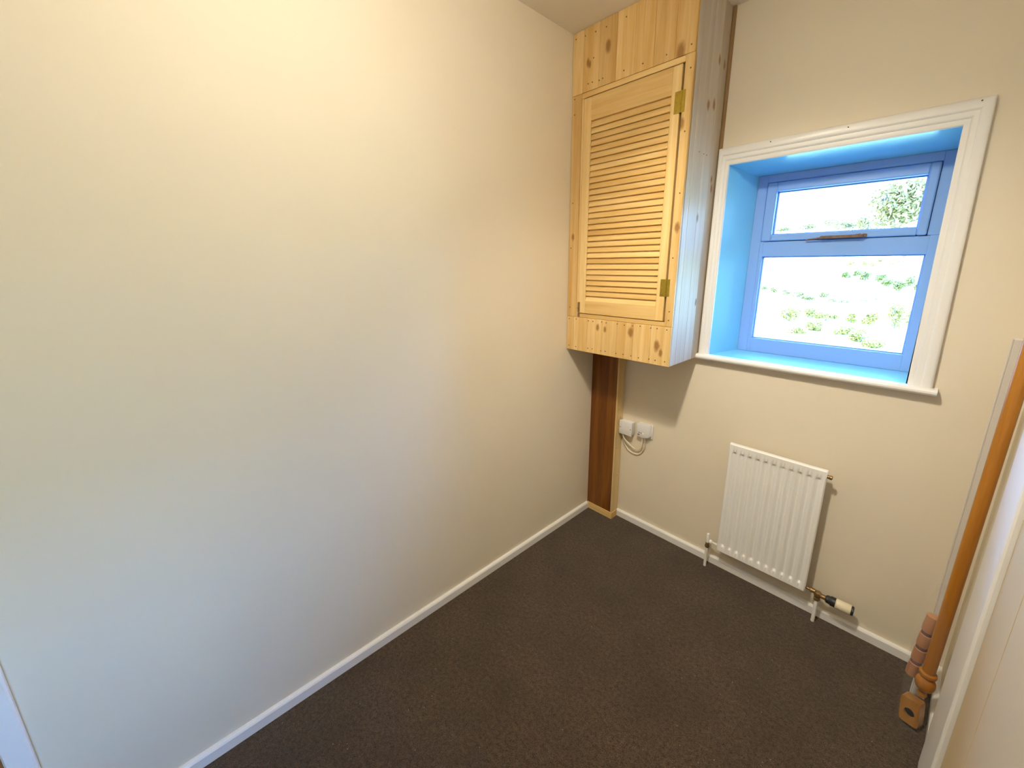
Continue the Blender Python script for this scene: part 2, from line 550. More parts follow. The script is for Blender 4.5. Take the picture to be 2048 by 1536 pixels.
# outer frame with a transom; rebates around the top sash and the lower pane
GL = (0.803, 1.401, 1.252, 1.670)
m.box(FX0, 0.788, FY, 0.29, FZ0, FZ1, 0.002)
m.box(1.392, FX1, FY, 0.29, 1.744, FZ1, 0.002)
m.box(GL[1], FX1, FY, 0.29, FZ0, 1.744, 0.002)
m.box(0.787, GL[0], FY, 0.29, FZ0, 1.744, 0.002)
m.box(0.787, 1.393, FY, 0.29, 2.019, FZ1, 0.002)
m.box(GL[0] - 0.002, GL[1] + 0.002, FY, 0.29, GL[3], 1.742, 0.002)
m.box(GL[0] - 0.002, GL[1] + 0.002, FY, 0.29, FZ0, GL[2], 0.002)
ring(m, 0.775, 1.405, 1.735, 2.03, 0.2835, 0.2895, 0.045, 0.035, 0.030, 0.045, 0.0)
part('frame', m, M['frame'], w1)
m = MB()
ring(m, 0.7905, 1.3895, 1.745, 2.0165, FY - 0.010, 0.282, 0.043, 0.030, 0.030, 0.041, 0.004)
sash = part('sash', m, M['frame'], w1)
part('pane', MB().box(0.830, 1.362, 0.262, 0.266, 1.772, 1.978), M['glass'], sash, label='clear glass of the top sash')
m = MB()
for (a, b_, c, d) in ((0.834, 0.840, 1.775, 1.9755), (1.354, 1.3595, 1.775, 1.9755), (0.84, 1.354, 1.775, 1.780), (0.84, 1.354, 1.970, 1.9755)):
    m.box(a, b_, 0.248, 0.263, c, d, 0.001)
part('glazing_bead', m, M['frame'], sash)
m = MB()
m.tube([(0.985, 0.212, 1.742), (1.02, 0.206, 1.746), (1.045, 0.204, 1.750)], 0.0035, 8)
m.box(1.04, 1.19, 0.199, 0.213, 1.7445, 1.7575, 0.003)
m.lathe([(0.010, 0), (0.010, 0.013), (0.006, 0.015)], (1.186, 0.206, 1.746), (0, 0, 1), 12)
m.box(1.165, 1.205, 0.209, 0.222, 1.746, 1.760, 0.002)
part('stay', m, M['rust'], sash, True, label='rusty brown casement stay bar')
part('pane', MB().box(GL[0] - 0.004, GL[1] + 0.004, 0.262, 0.266, GL[2] - 0.004, GL[3] + 0.004), M['glass'], w1, label='clear glass of the lower light')
m = MB()
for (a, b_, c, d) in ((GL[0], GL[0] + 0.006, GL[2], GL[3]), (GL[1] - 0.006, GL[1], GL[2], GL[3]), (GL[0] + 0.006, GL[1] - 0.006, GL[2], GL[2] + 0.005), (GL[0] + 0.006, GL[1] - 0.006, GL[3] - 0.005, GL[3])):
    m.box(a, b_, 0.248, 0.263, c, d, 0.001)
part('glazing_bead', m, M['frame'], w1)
# sill board with a rounded nose
nose = [(-0.0005, OZ0), (-0.036, OZ0), (-0.042, OZ0 - 0.003), (-0.046, OZ0 - 0.009), (-0.046, OZ0 - 0.016), (-0.042, OZ0 - 0.022), (-0.036, OZ0 - 0.025), (-0.0005, OZ0 - 0.025)]
part('sill', MB().prism(nose, 0.630, 1.523, 'x'), M['sill'], w1, label='white window sill nosing')
part('sill_board', MB().box(OX0, OX1, -0.0003, 0.24, OZ0 - 0.025, OZ0), M['reveal'], w1, label='glossy white inner sill with blue daylight put into its colour')
# moulded architrave on three sides
prof = [(0.0, 0.0), (0.0, 0.011), (0.004, 0.014), (0.017, 0.014), (0.020, 0.019), (0.024, 0.021), (0.036, 0.021), (0.039, 0.024), (0.043, 0.027), (0.060, 0.027), (0.066, 0.024), (0.070, 0.018), (0.070, 0.0)]
m = MB()
cols = []
for w, h in prof:
    wl = w * 0.70
    cols.append([m.bm.verts.new(c) for c in ((OX0 - wl, -h, OZ0), (OX0 - wl, -h, OZ1 + w * 1.07), (1.427 + w * 0.9, -h, OZ1 + w * 1.07), (1.438 + w * 1.0, -h, OZ0))])
for a, b_ in zip(cols, cols[1:]):
    for k in range(3):
        m.bm.faces.new((a[k], a[k + 1], b_[k + 1], b_[k]))
part('architrave', m, M['white'], w1, True, label='moulded white architrave around the opening')
m = MB()
for x, z in ((0.85, 2.143), (1.115, 2.141), (1.458, 2.144)):
    m.lathe([(0.0025, 0), (0.0025, 0.0012)], (x, -0.0268, z), (0, -1, 0), 8)
o = part('nail_heads', m, M['nail'], w1)
o['kind'] = 'stuff'

# added unseen window behind the camera, sized for the daylight on the left wall
w2 = struct_empty('added_window', (1.9, (NY0 + NY1) / 2, NZ0), 'unseen white window added in the side wall behind the camera for daylight', 'window')
m = MB()
for ya, yb, za, zb in ((NY0, NY0 + 0.05, NZ0, NZ1), (NY1 - 0.05, NY1, NZ0, NZ1), (NY0 + 0.049, NY1 - 0.049, NZ0, NZ0 + 0.05), (NY0 + 0.049, NY1 - 0.049, NZ1 - 0.05, NZ1)):
    m.box(1.86, 1.92, ya, yb, za, zb, 0.003)
part('frame', m, M['white'], w2)
part('pane', MB().box(1.888, 1.892, NY0 + 0.045, NY1 - 0.045, NZ0 + 0.045, NZ1 - 0.045), M['glass'], w2)

# ------------------------------------------------------------------ pine cupboard
cb = thing('pine_cupboard', CUP, 'pine boarded wall cupboard with louvred door, hung high in the corner', 'cupboard')
CW, CD, Z0, Z1 = 0.628, -0.338, 1.159, H - 0.001
ZB, ZT = 1.348, 2.455         # frame opening of the boarded face
xs = [0.002, 0.050, 0.145, 0.240, 0.335, 0.430, 0.525, CW]
for a, b_ in zip(xs, xs[1:]):
    part('cladding_board', MB().box(a + 0.0005, b_ - 0.0005, CD, CD + 0.013, Z0, ZB, 0.0012), M['pine'], cb)
xs = [0.002, 0.066, 0.161, 0.256, 0.351, 0.446, 0.541, CW]
for a, b_ in zip(xs, xs[1:]):
    part('cladding_board', MB().box(a + 0.0004, b_ - 0.0004, CD, CD + 0.013, ZT, Z1, 0.001), M['pine'], cb)
# face frame around the door
part('frame_stile', MB().box(0.002, 0.062, CD, CD + 0.02, ZB + 0.001, ZT - 0.001, 0.0015), M['pine'], cb)
part('frame_stile', MB().box(0.590, CW, CD, CD + 0.02, ZB + 0.001, ZT - 0.001, 0.0015), M['pine'], cb)
part('door_stop', MB().box(0.0625, 0.0745, CD + 0.006, CD + 0.03, ZB + 0.001, ZT - 0.001, 0.001), M['pine_v'], cb)
part('frame_rail', MB().box(0.0625, 0.5895, CD + 0.002, CD + 0.022, 2.431, ZT - 0.001, 0.0015), M['pine_h'], cb)
part('frame_rail', MB().box(0.075, 0.5895, CD + 0.002, CD + 0.022, ZB + 0.001, 1.369, 0.0015), M['pine_h'], cb)
# side boards, facing the window
ys = [CD + 0.0135, -0.272, -0.180, -0.088, -0.002]
for a, b_ in zip(ys, ys[1:]):
    part('side_board', MB().box(CW - 0.013, CW, a + 0.0005, b_ - 0.0005, Z0, Z1, 0.0012), M['pine_side'], cb)
part('bottom_panel', MB().box(0.003, CW - 0.014, CD + 0.014, -0.002, Z0 + 0.002, Z0 + 0.016), M['pine_h'], cb)
part('scribe_strip', MB().box(CW + 0.001, CW + 0.014, -0.014, -0.001, 2.158, Z1, 0.002), M['scribe'], cb, label='narrow pine batten against the wall, browned for the shade on it')
m = MB()
def nail(x, z, r=0.0031):
    m.lathe([(r, 0), (r, 0.0012)], (x, CD, z), (0, -1, 0), 8)
for x, dz in ((0.018, 0), (0.068, 0.002), (0.152, 0), (0.183, -0.001), (0.240, 0.002), (0.268, 0), (0.336, 0.001), (0.378, -0.001), (0.424, 0), (0.467, 0.003), (0.524, 0), (0.557, 0.001), (0.606, 0)):
    nail(x, 1.335 + dz)
    nail(x + 0.002, 1.182 - dz)
for x, z in ((0.018, 2.70), (0.075, 2.695), (0.135, 2.692), (0.195, 2.69), (0.30, 2.69), (0.128, 2.588), (0.10, 2.487), (0.125, 2.487), (0.165, 2.483), (0.185, 2.486),
             (0.30, 2.484), (0.395, 2.482), (0.505, 2.480), (0.61, 2.483), (0.615, 2.40), (0.612, 2.17), (0.613, 1.93), (0.606, 1.66), (0.61, 1.42), (0.61, 1.38),
             (0.018, 2.44), (0.02, 2.37), (0.022, 1.95), (0.018, 1.72), (0.02, 1.40)):
    nail(x, z)
for y, z in ((-0.22, 2.11), (-0.17, 2.11), (-0.14, 2.11)):
    m.lathe([(0.0024, 0), (0.0024, 0.0012)], (CW, y, z), (1, 0, 0), 8)
o = part('nail_heads', m, M['nail'], cb)
o['kind'] = 'stuff'
# louvred door
DX0, DX1, DZ0, DZ1 = 0.0785, 0.5795, 1.3725, 2.427
m = MB()
m.box(DX0, 0.122, CD + 0.001, CD + 0.024, DZ0, DZ1, 0.002)
m.box(0.538, DX1, CD + 0.001, CD + 0.024, DZ0, DZ1, 0.002)
door = part('louvred_door', m, M['pine_v'], cb, label='louvred pine door')
part('top_rail', MB().box(0.1215, 0.5385, CD + 0.002, CD + 0.023, 2.322, DZ1, 0.001), M['pine_h'], door)
part('bottom_rail', MB().box(0.1215, 0.5385, CD + 0.002, CD + 0.023, DZ0, 1.442, 0.001), M['pine_h'], door)
N = 31
pitch = (2.322 - 1.442) / N
slat0 = None
for i in range(N):
    zc = 1.442 + pitch * (i + 0.5)
    if slat0 is None:
        mm = Matrix.Translation((0.33, CD + 0.013, zc)) @ Matrix.Rotation(math.radians(-21), 4, 'X')
        # a slat is thin front to back, its lower edge out, its upper edge in
        slat0 = part('slat', MB().box(-0.208, 0.208, -0.0032, 0.0032, -0.0185, 0.0185, 0.002, mm), M['pine_h'], door)
        z_first = zc
    else:
        s = slat0.copy()
        COL.objects.link(s)
        s.parent = door
        s.location = (0, 0, zc - z_first)
m = MB()
def hinge(z0, z1):
    m.box(0.556, 0.5835, CD - 0.0008, CD + 0.0008, z0, z1, 0.0004)
    m.box(0.5865, 0.6025, CD - 0.0018, CD - 0.0002, z0, z1, 0.0004)
    for k in range(5):
        h = (z1 - z0) / 5
        m.lathe([(0.0036, 0), (0.0036, h - 0.0012)], (0.585, CD - 0.002, z0 + k * h), (0, 0, 1), 10)
    for xx in (0.565, 0.596):
        for q in (0.15, 0.5, 0.85):
            m.lathe([(0.0032, 0), (0.0022, 0.0012)], (xx, CD - 0.0008, z0 + (z1 - z0) * q), (0, -1, 0), 8)
hinge(2.245, 2.328)
part('hinge', m, M['brass'], door, label='upper brass butt hinge')
m = MB()
hinge(1.488, 1.566)
part('hinge', m, M['brass'], door, label='lower brass butt hinge')
m = MB().box(0.0765, 0.0895, CD - 0.004, CD + 0.004, 1.378, 1.432, 0.001).box(0.0765, 0.0895, CD - 0.003, CD + 0.001, 1.352, 1.376, 0.001)
m.lathe([(0.003, 0), (0.003, 0.008)], (0.083, CD - 0.003, 1.40), (0, -1, 0), 8)
part('catch', m, M['oldbrass'], door, label='small dark door catch')

# ------------------------------------------------------------------ boxed-in pipe below the cupboard
PX, PY = 0.189, -0.0745
pb = thing('pipe_boxing', (0.1, -0.037, 0), 'tall brown pipe boxing with a pine edge under the cupboard', 'boxing')
part('front_panel', MB().box(0.001, PX - 0.001, PY, PY + 0.008, 0.0, Z0 - 0.001, 0.0008), M['hardboard'], pb, label='dark brown hardboard front')
part('edge_batten', MB().box(PX - 0.0005, PX + 0.0085, PY - 0.001, -0.001, 0.0, Z0 - 0.001, 0.0012), M['batten'], pb, label='pale pine batten along the right side')
m = MB().box(0.001, PX + 0.0145, PY - 0.0075, PY - 0.0015, 0.0, 0.046, 0.0012)
part('plinth', m, M['pine_h'], pb, label='small pine plinth at the carpet')
m = MB().box(PX + 0.009, PX + 0.0145, PY - 0.0014, -0.0175, 0.0, 0.046, 0.0012)
part('plinth', m, M['pine_h'], pb)
m = MB()
for z in (1.03, 0.76, 0.70, 0.50, 0.30):
    m.lathe([(0.0022, 0), (0.0022, 0.0012)], (PX + 0.0085, -0.06 + 0.05 * random.random(), z), (1, 0, 0), 8)
o = part('nail_heads', m, M['nail'], pb)
o['kind'] = 'stuff'

# ------------------------------------------------------------------ switch box, plug and cables
sb = thing('cable_outlet_box', (0.246, 0, 0.602), 'white surface box with two screws beside the pipe boxing', 'electrical box')
part('back_box', MB().box(0.203, 0.289, -0.034, 0, 0.604, 0.690, 0.006, None, 2), M['plastic'], sb, True)
part('face_plate', MB().box(0.201, 0.291, -0.046, -0.0345, 0.602, 0.692, 0.004, None, 2), M['plastic'], sb, True)
part('centre_plate', MB().box(0.221, 0.271, -0.0472, -0.0455, 0.630, 0.668, 0.002), M['plastic'], sb)
for x in (0.210, 0.282):
    part('screw', MB().lathe([(0.0032, 0), (0.0028, 0.001)], (x, -0.046, 0.647), (0, -1, 0), 10), M['oldbrass'], sb)
part('cable_entry', MB().box(0.214, 0.246, -0.040, -0.008, 0.599, 0.6035, 0.001), M['black'], sb, label='black block painted as the shade in the open knockout at the underside')  # solid black block stands for the shade inside the knockout

ws = thing('wall_socket', (0.365, 0, 0.612), 'white wall socket plate mostly hidden by the plug adapter', 'socket')
part('face_plate', MB().box(0.323, 0.411, -0.011, 0, 0.612, 0.700, 0.003, None, 2), M['plastic'], ws, True)
part('rocker_switch', MB().box(0.392, 0.404, -0.014, -0.0105, 0.622, 0.642, 0.0015), M['plastic'], ws)
pl = thing('plug_adapter', (0.36, -0.012, 0.615), 'white square plug adapter with red light in the wall socket', 'plug')
m = MB()
pts = [(0.319, 0.628), (0.325, 0.621), (0.340, 0.616), (0.358, 0.614), (0.378, 0.617), (0.395, 0.624), (0.404, 0.633), (0.405, 0.700), (0.402, 0.704), (0.322, 0.700), (0.319, 0.697)]
m.prism(pts, -0.036, -0.0115, 'y')
bmesh.ops.bevel(m.bm, geom=[e for e in m.bm.edges if abs(e.verts[0].co.y + 0.036) < 1e-5 and abs(e.verts[1].co.y + 0.036) < 1e-5], offset=0.004, segments=2, profile=0.5, affect='EDGES')
part('body', m, M['plastic'], pl, True)
m = MB().box(0.331, 0.343, -0.0368, -0.0358, 0.643, 0.646).lathe([(0.003, 0), (0.0025, 0.001)], (0.350, -0.036, 0.644), (0, -1, 0), 10).box(0.326, 0.340, -0.0366, -0.0358, 0.628, 0.634)
part('printed_marks', m, M['groove'], pl)
part('indicator_light', MB().lathe([(0.003, 0), (0.002, 0.001)], (0.362, -0.036, 0.6435), (0, -1, 0), 10), M['led'], pl, label='small red light')

def cable(pts, label, base):
    ps = [Vector(p) for p in pts]
    out = []
    P = [ps[0]] + ps + [ps[-1]]
    for i in range(1, len(P) - 2):
        for k in range(8):
            s = k / 8
            a, b_, c, d = P[i - 1], P[i], P[i + 1], P[i + 2]
            out.append(0.5 * ((2 * b_) + (c - a) * s + (2 * a - 5 * b_ + 4 * c - d) * s * s + (3 * b_ - a - 3 * c + d) * s ** 3))
    out.append(ps[-1])
    top('power_cable', MB().tube(out, 0.0042, 10), M['cable'], base, label, 'cable', 'cables of the outlet box', True)
cable([(0.220, -0.030, 0.602), (0.232, -0.028, 0.570), (0.266, -0.024, 0.542), (0.302, -0.022, 0.522), (0.330, -0.020, 0.526), (0.349, -0.022, 0.545), (0.353, -0.024, 0.585), (0.353, -0.024, 0.618)],
      'inner cream cable looping from the outlet box up to the plug adapter', (0.29, -0.02, 0.51))
cable([(0.209, -0.020, 0.602), (0.214, -0.012, 0.565), (0.228, -0.007, 0.520), (0.258, -0.006, 0.488), (0.300, -0.006, 0.480), (0.336, -0.007, 0.494), (0.362, -0.009, 0.540), (0.366, -0.013, 0.585), (0.362, -0.022, 0.617)],
      'outer cream cable hanging lowest below the outlet box', (0.29, -0.006, 0.49))

# ------------------------------------------------------------------ radiator
rd = thing('radiator', (1.061, -0.04, 0), 'white panel radiator with vertical flutes under the window', 'radiator')
RX0, RX1, RZ0, RZ1, RY = 0.861, 1.261, 0.142, 0.763, -0.082
m = MB()
P = 0.0345
x_first = (RX0 + RX1) / 2 - 5 * P
xcols = [RX0, RX0 + 0.004]
for k in range(11):
    c = x_first + k * P
    xcols += [c - 0.0135, c - 0.010, c - 0.006, c, c + 0.006, c + 0.010, c + 0.0135]
xcols += [RX1 - 0.004, RX1]
zrows = [RZ0, RZ0 + 0.004, RZ0 + 0.034, RZ0 + 0.043, RZ0 + 0.050, RZ1 - 0.054, RZ1 - 0.047, RZ1 - 0.038, RZ1 - 0.005, RZ1]
def depth(x, j):
    if j in (0, 9):
        return 0.005
    if x <= RX0 + 1e-6 or x >= RX1 - 1e-6:
        return 0.004
    if j in (1, 2, 7, 8):
        return 0.0
    k = round((x - x_first) / P)
    if k < 0 or k > 10:
        return 0.0
    u = abs(x - x_first - k * P)
    d = 0.0105 * math.cos(min(1.0, u / 0.0135) * math.pi / 2) ** 1.5
    if j in (3, 6):
        d *= 1.0
    return d
gv = [[m.bm.verts.new((x, RY + depth(x, j), z)) for x in xcols] for j, z in enumerate(zrows)]
for j in range(len(zrows) - 1):
    for i in range(len(xcols) - 1):
        m.bm.faces.new((gv[j][i], gv[j][i + 1], gv[j + 1][i + 1], gv[j + 1][i]))
back = [m.bm.verts.new(c) for c in ((RX0, -0.062, RZ0), (RX1, -0.062, RZ0), (RX1, -0.062, RZ1), (RX0, -0.062, RZ1))]
m.bm.faces.new(back)
m.bm.faces.new(gv[0] + [back[1], back[0]])
m.bm.faces.new(gv[-1] + [back[2], back[3]])
m.bm.faces.new([r[0] for r in gv] + [back[3], back[0]])
m.bm.faces.new([r[-1] for r in gv] + [back[2], back[1]])
part('front_panel', m, M['radiator'], rd, True)
m = MB()
for k in range(12):
    x = RX0 + 0.025 + k * 0.0318
    m.box(x, x + 0.0015, -0.0615, -0.030, RZ0 + 0.06, RZ1 - 0.05)
o = part('convector_fins', m, M['radiator'], rd)
o['kind'] = 'stuff'
for x in (0.93, 1.19):
    part('wall_bracket', MB().box(x - 0.015, x + 0.015, -0.0615, 0.0, 0.2, 0.70).box(x - 0.015, x + 0.015, -0.07, -0.0615, 0.19, 0.205), M['radiator'], rd)
part('bleed_valve', MB().lathe([(0.008, 0), (0.008, 0.010), (0.0095, 0.011), (0.0095, 0.019), (0.005, 0.021)], (RX1 - 0.002, -0.069, 0.735), (1, 0, 0), 12), M['oldbrass'], rd, True, label='tarnished brass bleed plug')
# left lockshield valve
VX, VY = 0.806, -0.060
m = MB().lathe([(0.0085, 0), (0.011, 0.004), (0.011, 0.014), (0.009, 0.02), (0.009, 0.032)], (VX, VY, 0.118), (0, 0, 1), 16)
lv = part('left_valve', m, M['oldbrass'], rd, True, label='tarnished lockshield valve with a white cap')
part('valve_cap', MB().lathe([(0.0085, 0), (0.0085, 0.05), (0.006, 0.053)], (VX, VY, 0.150), (0, 0, 1), 14), M['plastic'], lv, True)
part('valve_tail', MB().lathe([(0.0075, 0), (0.011, 0.002), (0.011, 0.014), (0.006, 0.016), (0.006, 0.0475)], (VX + 0.009, VY, 0.160), (1, 0, 0), 12), M['radiator'], lv, True)
part('pipe', MB().lathe([(0.0075, 0), (0.0075, 0.120)], (VX, VY, 0.0), (0, 0, 1), 14), M['radiator'], rd, True)
# right thermostatic valve lying on its side
TX = 1.308
m = MB().lathe([(0.010, 0), (0.013, 0.004), (0.013, 0.012), (0.011, 0.016), (0.014, 0.022), (0.0165, 0.032), (0.014, 0.042), (0.006, 0.047)], (TX, VY, 0.118), (0, 0, 1), 16)
m.lathe([(0.008, 0), (0.011, 0.004), (0.011, 0.02), (0.009, 0.026)], (TX + 0.008, VY - 0.002, 0.150), (1, 0, 0), 14)
rv = part('right_valve', m, M['oldbrass'], rd, True, label='brown brass thermostatic valve body')
part('valve_tail', MB().lathe([(0.006, 0), (0.006, 0.016), (0.0105, 0.018), (0.0105, 0.036), (0.008, 0.038)], (1.2605, VY, 0.157), (1, 0, 0), 12), M['oldbrass'], rv, True)
part('collar', MB().lathe([(0.012, 0), (0.017, 0.004), (0.018, 0.016), (0.021, 0.020), (0.021, 0.036), (0.015, 0.038)], (TX + 0.030, VY - 0.003, 0.150), (1, 0, 0), 18), M['black'], rv, True, label='black valve collar')
m = MB().lathe([(0.019, 0), (0.0225, 0.003), (0.0225, 0.052), (0.021, 0.055)], (TX + 0.067, VY - 0.004, 0.150), (1, 0, 0), 24)
part('control_head', m, M['trv'], rv, True, label='cream thermostat head')
part('end_cap', MB().lathe([(0.020, 0), (0.020, 0.008), (0.015, 0.010)], (TX + 0.122, VY - 0.004, 0.150), (1, 0, 0), 18), M['black'], rv, True)
part('pipe', MB().lathe([(0.0075, 0), (0.0075, 0.119)], (TX, VY, 0.0), (0, 0, 1), 14), M['radiator'], rd, True)

# ------------------------------------------------------------------ curtain pole and its fittings in the right corner
def along(p0, p1):
    return Vector(p1) - Vector(p0)
cp0, cp1 = Vector((1.666, -0.300, 0.118)), Vector((1.6775, -0.285, 1.90))
ax = (cp1 - cp0).normalized()
cp = thing('curtain_pole', (1.666, -0.30, 0.0), 'long varnished orange wood curtain pole with ball finial standing in the corner', 'curtain pole')
m = MB().lathe([(0.0175, 0), (0.0175, (cp1 - cp0).length - 0.10), (0.016, (cp1 - cp0).length - 0.098)], cp0 + ax * 0.10, ax, 20)
part('pole', m, M['pole'], cp, True)
m = MB().lathe([(0.006, 0.0), (0.012, 0.002), (0.014, 0.010), (0.010, 0.020), (0.014, 0.028), (0.022, 0.036), (0.0265, 0.048), (0.0275, 0.058), (0.0265, 0.068), (0.021, 0.080), (0.017, 0.084), (0.018, 0.088), (0.0235, 0.092), (0.0245, 0.098), (0.0235, 0.104), (0.018, 0.108)], cp0, ax, 24)
part('finial', m, M['pole'], cp, True, label='turned ball finial')
# grooved spindle
q0, q1 = Vector((1.632, -0.262, 0.150)), Vector((1.646, -0.255, 0.42))
qx = (q1 - q0).normalized()
sp = thing('grooved_spindle', (1.632, -0.262, 0.15), 'short pinkish wooden spindle with dark grooves beside the curtain pole', 'spindle')
L = (q1 - q0).length
prof = [(0.012, 0), (0.0175, 0.004)]
for k in range(4):
    a = 0.004 + k * (L - 0.008) / 4
    b_ = 0.004 + (k + 1) * (L - 0.008) / 4
    prof += [(0.0175, a + 0.002), (0.0185, a + 0.02), (0.0175, b_ - 0.014)]
    if k < 3:
        prof += [(0.0145, b_ - 0.011), (0.0145, b_ - 0.001)]
prof += [(0.0175, L - 0.003), (0.012, L)]
part('body', MB().lathe(prof, q0, qx, 18), M['pinkwood'], sp, True)
for k in range(3):
    b_ = 0.004 + (k + 1) * (L - 0.008) / 4
    part('groove_ring', MB().lathe([(0.0158, 0), (0.0158, 0.013)], q0 + qx * (b_ - 0.0125), qx, 18), M['groove'], sp, True)
# bracket block with a round socket
bk = thing('pole_bracket', (1.652, -0.33, 0.0), 'orange wooden pole bracket block with a round dark socket on the carpet', 'bracket')
MT = Matrix.Translation((1.652, -0.322, 0.057)) @ Matrix.Rotation(math.radians(-20), 4, 'Z') @ Matrix.Rotation(math.radians(-8), 4, 'Y') @ Matrix.Rotation(math.radians(-8), 4, 'X')
m = MB()
n = 32
HW, HH, RR, DD = 0.027, 0.046, 0.0150, 0.040
def sq(i):
    a = 2 * math.pi * i / n
    c, s = math.cos(a), math.sin(a)
    k = 1.0 / (abs(c) ** 9 + abs(s) ** 9) ** (1 / 9)
    return (HW * c * k, HH * s * k)
F = [m.bm.verts.new(MT @ Vector((sq(i)[0], -DD / 2, sq(i)[1]))) for i in range(n)]
F2 = [m.bm.verts.new(MT @ Vector((sq(i)[0], DD / 2, sq(i)[1]))) for i in range(n)]
I1 = [m.bm.verts.new(MT @ Vector((RR * math.cos(2 * math.pi * i / n), -DD / 2, RR * math.sin(2 * math.pi * i / n) - 0.004))) for i in range(n)]
I2 = [m.bm.verts.new(MT @ Vector((RR * math.cos(2 * math.pi * i / n), DD / 2 - 0.004, RR * math.sin(2 * math.pi * i / n) - 0.004))) for i in range(n)]
for i in range(n):
    j = (i + 1) % n
    m.bm.faces.new((F[i], F[j], I1[j], I1[i]))
    m.bm.faces.new((I1[i], I1[j], I2[j], I2[i]))
    m.bm.faces.new((F[i], F2[i], F2[j], F[j]))
m.bm.faces.new(F2)
m.bm.faces.new(list(reversed(I2)))
part('block', m, M['bracketwood'], bk)
part('socket', MB().lathe([(RR * 0.98, 0), (RR * 0.98, 0.003)], MT @ Vector((0, -0.008, -0.004)), MT.to_3x3() @ Vector((0, -1, 0)), 20), M['dark'], bk, label='dark disc painted as the shade in the round socket')  # near-black disc set in the hole as its shade
# clear film sleeve around the fittings
m = MB()
cen = [((1.655, -0.318), 0.0005, 0.041, 0.050), ((1.655, -0.312), 0.05, 0.040, 0.048), ((1.651, -0.298), 0.11, 0.037, 0.043), ((1.648, -0.29), 0.16, 0.036, 0.044), ((1.6515, -0.279), 0.28, 0.041, 0.046), ((1.655, -0.275), 0.43, 0.041, 0.045), ((1.663, -0.275), 0.55, 0.030, 0.034)]
rings = []
for (c, z, rx, ry) in cen:
    rings.append([m.bm.verts.new((c[0] + rx * math.cos(2 * math.pi * i / 24) * (1 + 0.04 * math.sin(5 * i + z * 40)), c[1] + ry * math.sin(2 * math.pi * i / 24), z)) for i in range(24)])
for a, b_ in zip(rings, rings[1:]):
    for i in range(24):
        m.bm.faces.new((a[i], a[(i + 1) % 24], b_[(i + 1) % 24], b_[i]))
top('plastic_sleeve', m, M['film'], (1.655, -0.318, 0), 'clear plastic sleeve wrapped around the pole fittings on the carpet', 'packaging', None, True)
# pale rail behind the pole
cr = thing('curtain_rail', (1.674, -0.17, 0), 'slim off-white curtain rail standing upright behind the wooden pole', 'curtain rail')
mm = Matrix.Translation((1.672, -0.165, 0.0)) @ Matrix.Rotation(math.radians(0.0), 4, 'Y')
part('rail', MB().box(-0.020, 0.018, -0.013, 0.013, 0.0, 1.405, 0.002, mm), M['rail'], cr)
part('lip', MB().box(-0.024, -0.020, -0.013, -0.006, 0.0, 1.405, 0.001, mm), M['rail'], cr)

# ------------------------------------------------------------------ ceiling light that lights the room, plus an added fill spot (above the picture)
LX, LY = 0.915, -1.66
pd = thing('ceiling_light', (LX, LY, H), 'white ceiling light with a glowing half globe and a small added fill spot', 'lamp')
part('base', MB().lathe([(0.120, 0), (0.120, 0.022), (0.110, 0.028)], (LX, LY, H), (0, 0, -1), 32), M['plastic'], pd, True)
part('half_globe', MB().lathe([(0.100 * math.cos(a * math.pi / 20), 0.100 * math.sin(a * math.pi / 20)) for a in range(10)] + [(0.003, 0.1)], (LX, LY, H - 0.0285), (0, 0, -1), 32), M['bulb'], pd, True)
LC = Vector((LX, LY + 0.165, H - 0.07))
part('fill_spot_arm', MB().tube([(LX, LY + 0.10, H - 0.012), (LX, LY + 0.165, H - 0.02), (LX, LY + 0.165, H - 0.045)], 0.008, 10), M['plastic'], pd, True)  # arm modelled to carry the added fill spot
LD = Vector((0.05, 0.75, -0.80)).normalized()
part('fill_spot_head', MB().lathe([(0.012, -0.035), (0.03, -0.025), (0.034, 0.0), (0.034, 0.02)], LC, LD, 24, False), M['plastic'], pd, True)
sd_ = bpy.data.lights.new('fill_spot_beam', 'SPOT')  # added spot, put in to brighten the lower end wall
sd_.energy = FILL_SPOT_POWER
sd_.color = BULB_COLOR
sd_.spot_size = math.radians(98)
sd_.spot_blend = 1.0
sd_.shadow_soft_size = 0.05
so = bpy.data.objects.new('fill_spot_beam', sd_)
COL.objects.link(so)
so.location = LC + LD * 0.075
so.rotation_euler = (Vector((0.95, 0.0, 0.10)) - so.location).to_track_quat('-Z', 'Y').to_euler()

# ------------------------------------------------------------------ outside: valley and hill
def hgt(x, y):
    pts = [(-80, -2.5), (-3, -1.3), (4, -1.3), (10, -1.6), (22, -2.1), (40, -1.4), (60, 0.9), (85, 4.6), (120, 9.6), (150, 12.6), (220, 10)]
    z = pts[-1][1]
    for (a, za), (b_, zb) in zip(pts, pts[1:]):
        if y <= b_:
            s = max(0, (y - a) / (b_ - a))
            z = za + (zb - za) * s
            break
    if y > 30:
        z += (x + 25) * 0.05 * min(1, (y - 30) / 60)
    return z + 0.12 * math.sin(x * 0.7 + y * 0.31) * min(1, max(0, y - 3) / 10)
m = MB()
xs = [-110 + 5 * i for i in range(45)]
ysl = [-80 + 8 * i for i in range(10)] + [0, 2, 4, 6, 8, 10, 13, 16, 20, 25, 30, 36, 42, 50, 58, 66, 75, 85, 95, 108, 120, 135, 150, 180, 220]
gv = [[m.bm.verts.new((x, y, hgt(x, y))) for x in xs] for y in ysl]
for j in range(len(ysl) - 1):
    for i in range(len(xs) - 1):
        m.bm.faces.new((gv[j][i], gv[j][i + 1], gv[j + 1][i + 1], gv[j + 1][i]))
o = structure('hillside', m, M['grass'], 'sunlit pale grassy hillside seen through the window', 'hillside', True)

